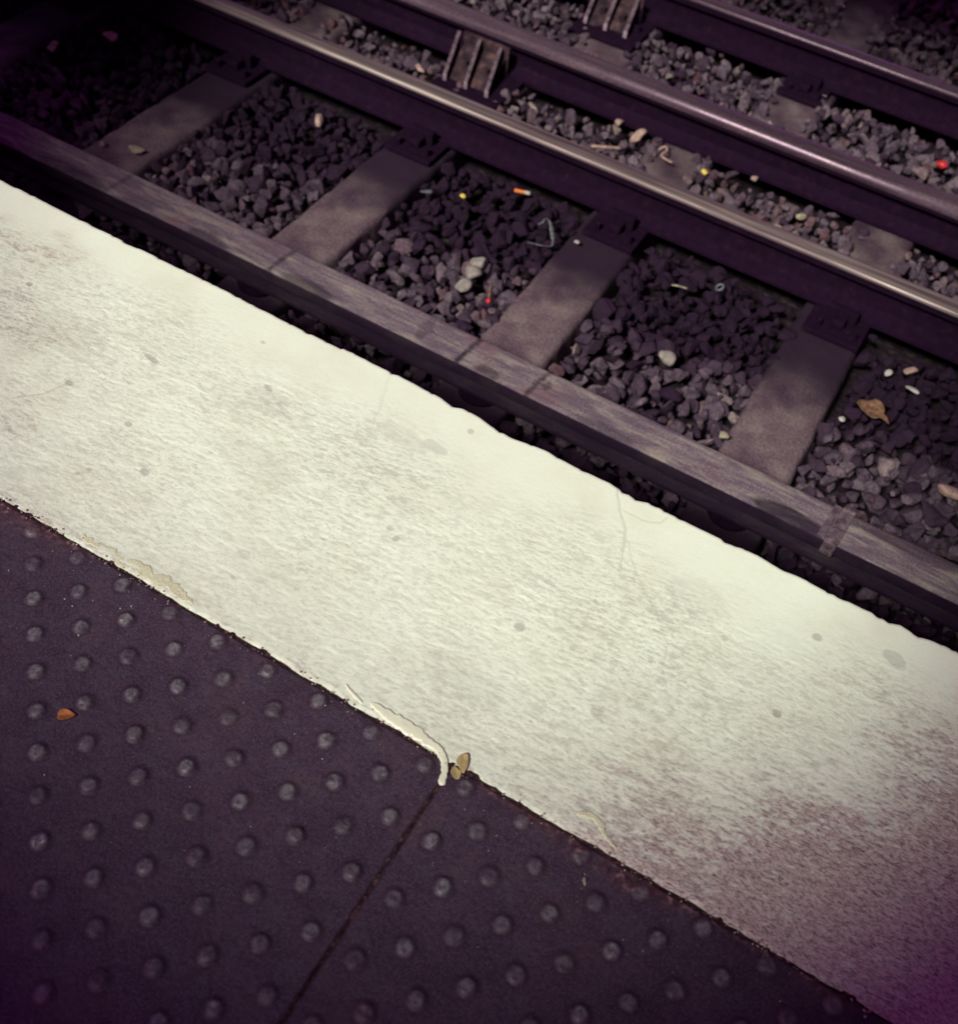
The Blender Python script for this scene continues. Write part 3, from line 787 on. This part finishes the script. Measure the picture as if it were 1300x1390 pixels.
# ------------------------------------------------------------------ things lying about
def blob_ribbon(name, pts, widths, h, mat, seed=0, z0=.0, parent=None, jag=.25, nsub=6):
    """a raised lick of paint that follows a path on the ground"""
    P = np.array(pts, float); W = np.array(widths, float)
    tt = np.linspace(0, len(P) - 1, (len(P) - 1) * nsub + 1)
    def cr(a, t):
        i = int(min(math.floor(t), len(a) - 2)); u = t - i
        p0 = a[max(i - 1, 0)]; p1 = a[i]; p2 = a[i + 1]; p3 = a[min(i + 2, len(a) - 1)]
        return .5 * ((2 * p1) + (-p0 + p2) * u + (2 * p0 - 5 * p1 + 4 * p2 - p3) * u * u + (-p0 + 3 * p1 - 3 * p2 + p3) * u ** 3)
    C = np.array([cr(P, t) for t in tt]); Wd = np.array([max(.0006, cr(W, t)) for t in tt])
    T = np.gradient(C, axis=0); T /= np.linalg.norm(T, axis=1)[:, None]; N = np.stack([-T[:, 1], T[:, 0]], 1)
    m = 13; V = []
    for i in range(len(C)):
        e = min(i, len(C) - 1 - i); k = min(1, .25 + e / 3.)
        for j in range(m):
            u = j / (m - 1) * 2 - 1
            jj = 1 + jag * ((float(vnoise(np.array(i * .55 + 9 * (u > 0)), np.array(3.), seed)) - .5) * 1.6 + (float(vnoise(np.array(i * 1.7 + 9 * (u > 0)), np.array(5.), seed)) - .5) * 1.1)
            q = C[i] + N[i] * u * Wd[i] * jj * k
            zz = h * k * (1 - abs(u) ** 7) ** .5 * (.75 + .5 * float(fbm(np.array(q[0] * 90), np.array(q[1] * 90), seed + 3, 2)))
            V.append((q[0], q[1], z0 + zz - .0008))
    F = [(i * m + j, (i + 1) * m + j, (i + 1) * m + j + 1, i * m + j + 1) for i in range(len(C) - 1) for j in range(m - 1)]
    me = np_mesh(name, V, np.array(F)[:, ::-1], True)
    return link(name, me, mat, parent)

o = blob_ribbon('paint_drip', [(-.296, -.616), (-.279, -.617), (-.258, -.619), (-.236, -.619), (-.213, -.620), (-.194, -.623), (-.174, -.6245), (-.157, -.633), (-.146, -.646), (-.140, -.660), (-.137, -.672)],
                [.003, .006, .009, .0105, .0105, .0085, .0065, .006, .0055, .0055, .0055], .0026, M_FRESH, 3, .0008, jag=.3)
tag(o, 'thick glossy white paint drip curling off the strip down the slab joint', 'paint drip', 'raised licks of paint along the back of the strip')
o = blob_ribbon('paint_lip', [(-.862, -.615), (-.84, -.619), (-.799, -.619), (-.763, -.618), (-.713, -.617), (-.683, -.618), (-.654, -.620), (-.626, -.623)],
                [.003, .006, .008, .0095, .0095, .009, .007, .003], .0013, M_LIP, 8, .0005, jag=.7)
tag(o, 'thick yellowish paint lip along the back of the strip near the left', 'paint lip', 'raised licks of paint along the back of the strip')
o = blob_ribbon('paint_lip', [(.050, -.604), (.059, -.598), (.072, -.594), (.085, -.597), (.094, -.605), (.107, -.613), (.124, -.620)], [.003, .0045, .005, .0055, .0045, .0035, .002], .0018, M_LIP, 12, .0006, jag=.5)
tag(o, 'curled yellowish paint lip over a grey chip, right of the glossy drip', 'paint lip', 'raised licks of paint along the back of the strip')
o = blob_ribbon('paint_lip', [(-.345, -.610), (-.335, -.615), (-.318, -.620), (-.304, -.624)], [.001, .002, .0024, .001], .002, M_FRESH, 14, .001)
tag(o, 'small white paint sliver on the strip just left of the glossy drip', 'paint lip', 'raised licks of paint along the back of the strip')

def leaf(name, outline, z, lift, mat, label, cat='leaf', group=None, thick=.0005, curl=.0016, seed=0, crumple=.001):
    O = np.array(outline, float); c = O.mean(0)
    b = bmesh.new(); rings = []
    # smooth outline
    n = len(O); pts = []
    for i in range(n):
        for u in (0, .33, .66):
            p0, p1, p2, p3 = O[i - 1], O[i], O[(i + 1) % n], O[(i + 2) % n]
            pts.append(.5 * ((2 * p1) + (-p0 + p2) * u + (2 * p0 - 5 * p1 + 4 * p2 - p3) * u * u + (-p0 + 3 * p1 - 3 * p2 + p3) * u ** 3))
    pts = np.array(pts); m = len(pts)
    ax = np.linalg.svd(O - c)[2][0]; nrm = np.array([-ax[1], ax[0]])
    size = np.abs((O - c) @ ax).max(); wid = np.abs((O - c) @ nrm).max()
    def zz(p):
        a = (p - c) @ ax / size; w = (p - c) @ nrm / wid
        return z + lift + curl * (w * w - .25 * math.exp(-(w / .12) ** 2)) + curl * .5 * a * a + crumple * (float(fbm(np.array(p[0] * 110 * (1 if crumple < .005 else .5)), np.array(p[1] * 110 * (1 if crumple < .005 else .5)), seed, 2)) - .5)
    cv = b.verts.new((*c, zz(c)))
    for s in (.3, .6, .85, 1.):
        rings.append([b.verts.new((*(c + (p - c) * s), zz(c + (p - c) * s))) for p in pts])
    for i in range(m):
        b.faces.new([cv, rings[0][i], rings[0][(i + 1) % m]])
        for r in range(3):
            b.faces.new([rings[r][i], rings[r + 1][i], rings[r + 1][(i + 1) % m], rings[r][(i + 1) % m]])
    bmesh.ops.recalc_face_normals(b, faces=b.faces)
    bmesh.ops.solidify(b, geom=list(b.faces), thickness=thick)
    o = link(name, bm_mesh(name, b, True), mat)
    tag(o, label, cat, group)
    return o
G_LEAF = 'dry leaf scraps on the platform'
leaf('dry_leaf', [(-.137, -.629), (-.138, -.621), (-.135, -.613), (-.128, -.610), (-.120, -.622), (-.118, -.634), (-.119, -.640), (-.127, -.636)], 0, .003, M_TAN, 'larger tan dry leaf scrap beside the glossy paint drip', 'leaf', G_LEAF, seed=1)
leaf('dry_leaf', [(-.136, -.647), (-.136, -.637), (-.128, -.638), (-.122, -.640), (-.119, -.649), (-.123, -.653), (-.130, -.652)], 0, .003, M_TAN, 'smaller tan dry leaf scrap at the top of the slab joint', 'leaf', G_LEAF, seed=2)
leaf('dry_leaf', [(-.660, -.883), (-.663, -.875), (-.656, -.868), (-.645, -.867), (-.639, -.869), (-.645, -.880), (-.654, -.887)], 0, .003, M_ORANGE, 'small orange dry leaf between the dimples of the left slab', 'leaf', G_LEAF, curl=.003, seed=3)
o = leaf('dry_leaf', [(.142, 1.382), (.150, 1.412), (.172, 1.418), (.190, 1.432), (.222, 1.408), (.228, 1.390), (.254, 1.358), (.222, 1.362), (.205, 1.350), (.165, 1.354)], -H, .032, M_BROWN, 'large curled brown dry leaf on the ballast at right', 'leaf', curl=.010, thick=.0008, seed=4, crumple=.012)

def chunk(name, x, y, z, dims, mat, label, cat, rz=0., seed=0, tilt=(0, 0), group='scraps of litter on the ballast'):
    rng = np.random.default_rng(seed + 100)
    v, f = rock(I3, rng, 7, (1, 1, 1))
    v = v * np.array(dims) / 2 / np.abs(v).max(0)
    o = link(name, np_mesh(name, v, f, True), mat, None, (x, y, z), (tilt[0], tilt[1], rz))
    return tag(o, label, cat, group)
Z = -H + .012
GC = 'pale chips on the ballast'
chunk('brick_chip', -1.985, 1.612, Z + .01, (.075, .038, .03), M_PINK, 'pinkish-white oblong chip in the dark ballast at upper left', 'chip', R(-50), 1, group=GC)
chunk('brick_chip', -1.873, 2.126, Z + .02, (.075, .030, .03), M_PINK, 'pinkish-white sliver behind the shiny rail, left of the ribbed bracket', 'chip', R(-30), 2, group=GC)
chunk('brick_chip', -.995, 2.254, Z + .02, (.05, .075, .025), M_PINK, 'pale pink slab of brick tilted against stones, behind the shiny rail', 'chip', R(-20), 3, (R(35), 0), group=GC)
chunk('brick_chip', -1.098, 2.315, Z + .01, (.04, .04, .03), M_PINK, 'rounded pink chip near the foot of the thick rail, left of two', 'chip', 0, 4, group=GC)
chunk('brick_chip', -.996, 2.305, Z + .01, (.035, .035, .03), M_PINK, 'small pink chip near the foot of the thick rail, above the brick slab', 'chip', 0, 5, group=GC)
chunk('brick_chip', -.704, 2.22, Z + .01, (.035, .03, .02), M_YEL, 'small orange-yellow chip at the corner of a sleeper behind the shiny rail', 'chip', 0, 6, group=GC)
chunk('brick_chip', -.54, 2.30, Z + .012, (.03, .028, .02), M_PINK, 'tiny pink chip in the ballast right of the yellow chip', 'chip', 0, 7, group=GC)
chunk('brick_chip', -.368, 2.075, Z + .012, (.05, .028, .02), M_PINK, 'flat pinkish chip against the shiny rail at right', 'chip', R(-25), 8, group=GC)
chunk('brick_chip', -.322, 2.187, Z + .012, (.05, .03, .03), M_CREAM, 'tan upright chip above the flat pinkish chip at right', 'chip', R(40), 9, (R(30), 0), group=GC)
chunk('brick_chip', .488, 1.209, Z + .01, (.10, .05, .03), M_PINK, 'pinkish stone at the right edge above the conductor rail', 'chip', R(10), 10, group=GC)
chunk('brick_chip', -2.916, 1.572, Z + .01, (.06, .05, .03), M_PINK, 'pale chip at top left, right of the darkest sleeper', 'chip', R(30), 11, group=GC)
chunk('brick_chip', -3.02, 1.38, Z + .01, (.035, .08, .025), M_CREAM, 'long pale chip at top left against the darkest sleeper', 'chip', R(20), 12, group=GC)
chunk('brick_chip', -2.473, 1.04, Z, (.035, .03, .02), M_CREAM, 'small tan crumb on the dim sleeper, left of two', 'chip', 0, 13, group=GC)
chunk('brick_chip', -2.37, 1.084, Z, (.07, .045, .02), M_CREAM, 'tan flake on the end of the dim sleeper, right of two', 'chip', R(30), 14, group=GC)
chunk('brick_chip', -.149, 1.024, Z + .012, (.040, .032, .025), M_CREAM, 'cream chip by the corner of the right sleeper, near the conductor rail', 'chip', R(10), 15, group=GC)
chunk('brick_chip', .244, 1.639, Z + .012, (.045, .035, .03), M_PINK, 'square pink chip at right, in the shade of the shiny rail', 'chip', R(10), 16, group=GC)
chunk('brick_chip', .187, 1.585, Z + .012, (.025, .03, .02), M_WHITE, 'small white crumb left of the square pink chip', 'chip', 0, 17, group=GC)
chunk('brick_chip', .269, 1.560, Z + .012, (.055, .022, .012), M_WHITE, 'flat white flake below the square pink chip', 'chip', R(-15), 18, group=GC)
chunk('brick_chip', .125, 1.30, Z + .015, (.022, .020, .014), M_WHITE, 'tiny white crumb just left of the brown leaf', 'chip', 0, 19, group=GC)
GS = 'pale rounded ballast stones'
for i, (x, y, d, lab) in enumerate([(-.423, 1.24, .060, 'pale cream rounded stone lying among dark stones right of the middle sleeper'),
                                    (-1.117, 1.284, .062, 'pale stone farthest from the conductor rail in the cluster of three'),
                                    (-1.108, 1.221, .068, 'pale stone in the middle of the cluster of three'),
                                    (-1.105, 1.155, .064, 'pale stone nearest the conductor rail in the cluster of three')]):
    chunk('pale_stone', x, y, -H + .012, (d, d * .82, d * .62), M_PALE if 'M_PALE' in globals() else flat('pale_stone', (.33, .275, .26), .75, .4, 60), lab, 'stone', R(20 * i), 30 + i, group=GS)

# cigarette butt: cork filter and a stub of white paper
def butt():
    root = empty('cigarette_butt', (-1.181, 1.690, -H + .026), R(18))
    tag(root, 'orange cigarette butt with a white end in the shaded ballast', 'cigarette butt')
    for n, x, l, r, m in (('filter', -.010, .036, .0066, M_CORK), ('paper_end', .018, .020, .0068, M_WHITE)):
        b = bmesh.new()
        bmesh.ops.create_cone(b, segments=14, radius1=r, radius2=r * .96, depth=l, cap_ends=True)
        bmesh.ops.bevel(b, geom=[e for e in b.edges if e.calc_face_angle(0) > R(60)], offset=.001, segments=2, affect='EDGES')
        link(n, bm_mesh(n, b), m, root, (x, 0, 0), (0, R(90), R(0)))
butt()
chunk('paper_scrap', -1.335, 1.539, Z + .014, (.026, .022, .012), M_YEL, 'tiny yellow scrap on the dark ballast left of the cigarette butt', 'scrap', 0, 40)
chunk('paper_scrap', -1.446, 1.483, Z + .014, (.045, .020, .012), M_BLUE, 'small bluish-white scrap at the edge of the bracket sleeper', 'scrap', R(40), 41)
chunk('paper_scrap', .02, 2.86, Z + .012, (.045, .04, .03), M_RED, 'bright red scrap in the ballast near the right edge', 'scrap', 0, 42)
chunk('paper_scrap', -.901, 1.561, Z + .012, (.02, .018, .012), M_WHITE, 'tiny white speck right of the torn clear wrapper', 'scrap', 0, 43)
chunk('paper_scrap', .105, -.686, .003, (.007, .014, .004), M_CREAM, 'cream crumb on the right slab below the scuffed corner', 'scrap', R(25), 44)
# matchstick with a red head
root = empty('matchstick', (-.99, 1.118, -H + .030), R(115))
tag(root, 'short dark stick with a red tip lying by the middle sleeper', 'matchstick')
b = box_bm(.060, .006, .006, (.030, 0, 0), .001); link('stick', bm_mesh('stick', b), M_BROWN, root, (0, 0, 0), (0, R(-12), 0))
v, f = rock(I2, np.random.default_rng(2), 12, (.016, .012, .011)); link('red_tip', np_mesh('red_tip', v, f), M_RED, root, (0, 0, 0))

def tube(name, pts, r, mat, flatk=1.):
    P = [np.array(p, float) for p in pts]; n = len(P); m = 8
    # resample
    Q = []
    for i in range(n - 1):
        for u in np.linspace(0, 1, 5)[:-1]:
            p0 = P[max(i - 1, 0)]; p1 = P[i]; p2 = P[i + 1]; p3 = P[min(i + 2, n - 1)]
            Q.append(.5 * ((2 * p1) + (-p0 + p2) * u + (2 * p0 - 5 * p1 + 4 * p2 - p3) * u * u + (-p0 + 3 * p1 - 3 * p2 + p3) * u ** 3))
    Q.append(P[-1]); Q = np.array(Q); T = np.gradient(Q, axis=0); T /= np.linalg.norm(T, axis=1)[:, None]
    V = []
    for i, q in enumerate(Q):
        s = np.cross(T[i], (0, 0, 1)); s /= np.linalg.norm(s); up = np.cross(s, T[i])
        rr = r[min(int(i / 4), len(r) - 1)] if isinstance(r, (list, tuple)) else r
        for j in range(m):
            a = 2 * math.pi * j / m
            V.append(q + s * math.cos(a) * rr + up * math.sin(a) * rr * flatk)
    F = [(i * m + j, (i + 1) * m + j, (i + 1) * m + (j + 1) % m, i * m + (j + 1) % m) for i in range(len(Q) - 1) for j in range(m)]
    return link(name, np_mesh(name, V, np.array(F)[:, ::-1], True), mat)
wz = -H + .030
o = tube('torn_wrapper', [(-1.047, 1.558, wz), (-1.036, 1.569, wz + .01), (-1.038, 1.586, wz + .012), (-1.016, 1.572, wz + .02), (-.994, 1.546, wz + .016), (-.966, 1.507, wz + .006), (-.958, 1.481, wz), (-.987, 1.465, wz), (-1.011, 1.458, wz), (-1.032, 1.453, wz - .002)],
         [.003, .003, .002, .005, .007, .003, .0015, .003, .002, .003], M_BLUE, .35)
tag(o, 'curled strip of clear torn wrapper on the shaded ballast by the middle sleeper', 'wrapper', 'scraps of litter on the ballast')
o = tube('thin_stick', [(-1.105, 2.075, -H + .04), (-1.06, 2.10, -H + .042), (-1.02, 2.135, -H + .036)], .006, M_PINK)
tag(o, 'thin tan splinter lying close behind the shiny rail', 'splinter', 'scraps of litter on the ballast')
o = tube('thin_stick', [(-.545, 1.548, -H + .03), (-.522, 1.552, -H + .034), (-.498, 1.562, -H + .030)], .003, M_CREAM)
tag(o, 'tiny pale splinter in the shade right of the middle sleeper', 'splinter', 'scraps of litter on the ballast')
o = tube('wire_bit', [(-.90, 2.23, -H + .03), (-.885, 2.25, -H + .04), (-.87, 2.235, -H + .035), (-.878, 2.205, -H + .03), (-.85, 2.19, -H + .03), (-.825, 2.185, -H + .032)], .004, M_PINK)
tag(o, 'bent pinkish scrap of wire on the sleeper behind the shiny rail', 'wire', 'scraps of litter on the ballast')
b = bmesh.new()
ringv = []
for a in range(20):
    t_ = 2 * math.pi * a / 20
    ringv.append([b.verts.new(((.012 + rr * math.cos(p)) * math.cos(t_), (.012 + rr * math.cos(p)) * math.sin(t_), rr * math.sin(p))) for rr, p in ((.004, k * math.pi / 3) for k in range(6))])
for a in range(20):
    for k in range(6):
        b.faces.new([ringv[a][k], ringv[(a + 1) % 20][k], ringv[(a + 1) % 20][(k + 1) % 6], ringv[a][(k + 1) % 6]])
o = link('plastic_ring', bm_mesh('plastic_ring', b, True), M_BLUE, None, (-.41, 1.635, -H + .03), (R(20), R(-30), 0))
tag(o, 'small bluish plastic ring in the shade under the shiny rail', 'ring', 'scraps of litter on the ballast')

# ------------------------------------------------------------------ added dark sheet overhead, its hole cut to shape the sun pool
EL = R(45); AZ = R(11)                       # the sun stands behind the platform, a little to the left
LV = Vector((-math.sin(AZ) * math.cos(EL), -math.cos(AZ) * math.cos(EL), math.sin(EL)))
ZR = 2.4
POOL = [(-1.05, -.88), (-.2, -.90), (.15, -.68), (.40, -.32), (.56, .05), (.38, .35), (.30, 1.3), (.38, 2.2), (0, 2.75), (-2.0, 2.75), (-2.6, 1.9), (-2.6, .6), (-1.85, -.1), (-1.30, -.62)]
HOLE = [(x + LV.x * ZR / LV.z, y + LV.y * ZR / LV.z) for x, y in POOL]
b = bmesh.new()
outer = [b.verts.new((x, y, ZR)) for x, y in ((-9, -7), (7, -7), (7, 12), (-9, 12))]
inner = [b.verts.new((x, y, ZR)) for x, y in HOLE]
es = [b.edges.new((outer[i], outer[(i + 1) % 4])) for i in range(4)] + [b.edges.new((inner[i], inner[(i + 1) % len(inner)])) for i in range(len(inner))]
bmesh.ops.triangle_fill(b, edges=es, use_beauty=True)
def inside(p):
    c = False; n = len(HOLE)
    for i in range(n):
        (x1, y1), (x2, y2) = HOLE[i], HOLE[(i + 1) % n]
        if (y1 > p.y) != (y2 > p.y) and p.x < (x2 - x1) * (p.y - y1) / (y2 - y1) + x1: c = not c
    return c
bmesh.ops.delete(b, geom=[f for f in b.faces if inside(f.calc_center_median())], context='FACES')
r = bmesh.ops.extrude_face_region(b, geom=list(b.faces))
for v in r['geom']:
    if isinstance(v, bmesh.types.BMVert): v.co.z += .06
tag(link('shade_sheet', bm_mesh('shade_sheet', b), M_SHADE_SHEET), 'added dark sheet above the view, its opening cut to shape the pool of sun', 'shade sheet')

# ------------------------------------------------------------------ light
W = bpy.data.worlds.new('World'); S.world = W; W.use_nodes = True
nt = W.node_tree; bg = nt.nodes['Background']
sky = nt.nodes.new('ShaderNodeTexSky'); sky.sky_type = 'NISHITA'; sky.sun_disc = False
sky.sun_elevation = EL; sky.sun_rotation = math.pi + AZ
tint = nt.nodes.new('ShaderNodeMix'); tint.data_type = 'RGBA'; tint.blend_type = 'MULTIPLY'; tint.inputs[0].default_value = 1
nt.links.new(sky.outputs['Color'], tint.inputs[6]); tint.inputs[7].default_value = (.42, .095, .30, 1)
nt.links.new(tint.outputs[2], bg.inputs['Color']); bg.inputs['Strength'].default_value = .12
sl = bpy.data.lights.new('sun', 'SUN'); sl.energy = 1.5; sl.angle = R(10); sl.color = (.92, 1, .82)
so = bpy.data.objects.new('sun', sl); COL.objects.link(so); so.rotation_euler = LV.to_track_quat('Z', 'Y').to_euler(); so.location = LV * 8

# ------------------------------------------------------------------ camera
cam = bpy.data.cameras.new('camera'); co = bpy.data.objects.new('camera', cam); COL.objects.link(co)
cam.sensor_fit = 'VERTICAL'; cam.sensor_height = 36; cam.lens = 36 * 1490.12 / 1390
co.location = (.12375, -1.30654, 1.48585)
co.rotation_euler = (R(38.5398), R(-5.7262), R(30.1733))
cam.clip_start = .05; cam.clip_end = 200
cam.dof.use_dof = True; cam.dof.focus_distance = 2.0; cam.dof.aperture_fstop = 3.8
S.camera = co
S.view_settings.view_transform = 'Standard'; S.view_settings.look = 'None'
S.view_settings.exposure = 1.55; S.view_settings.gamma = 1
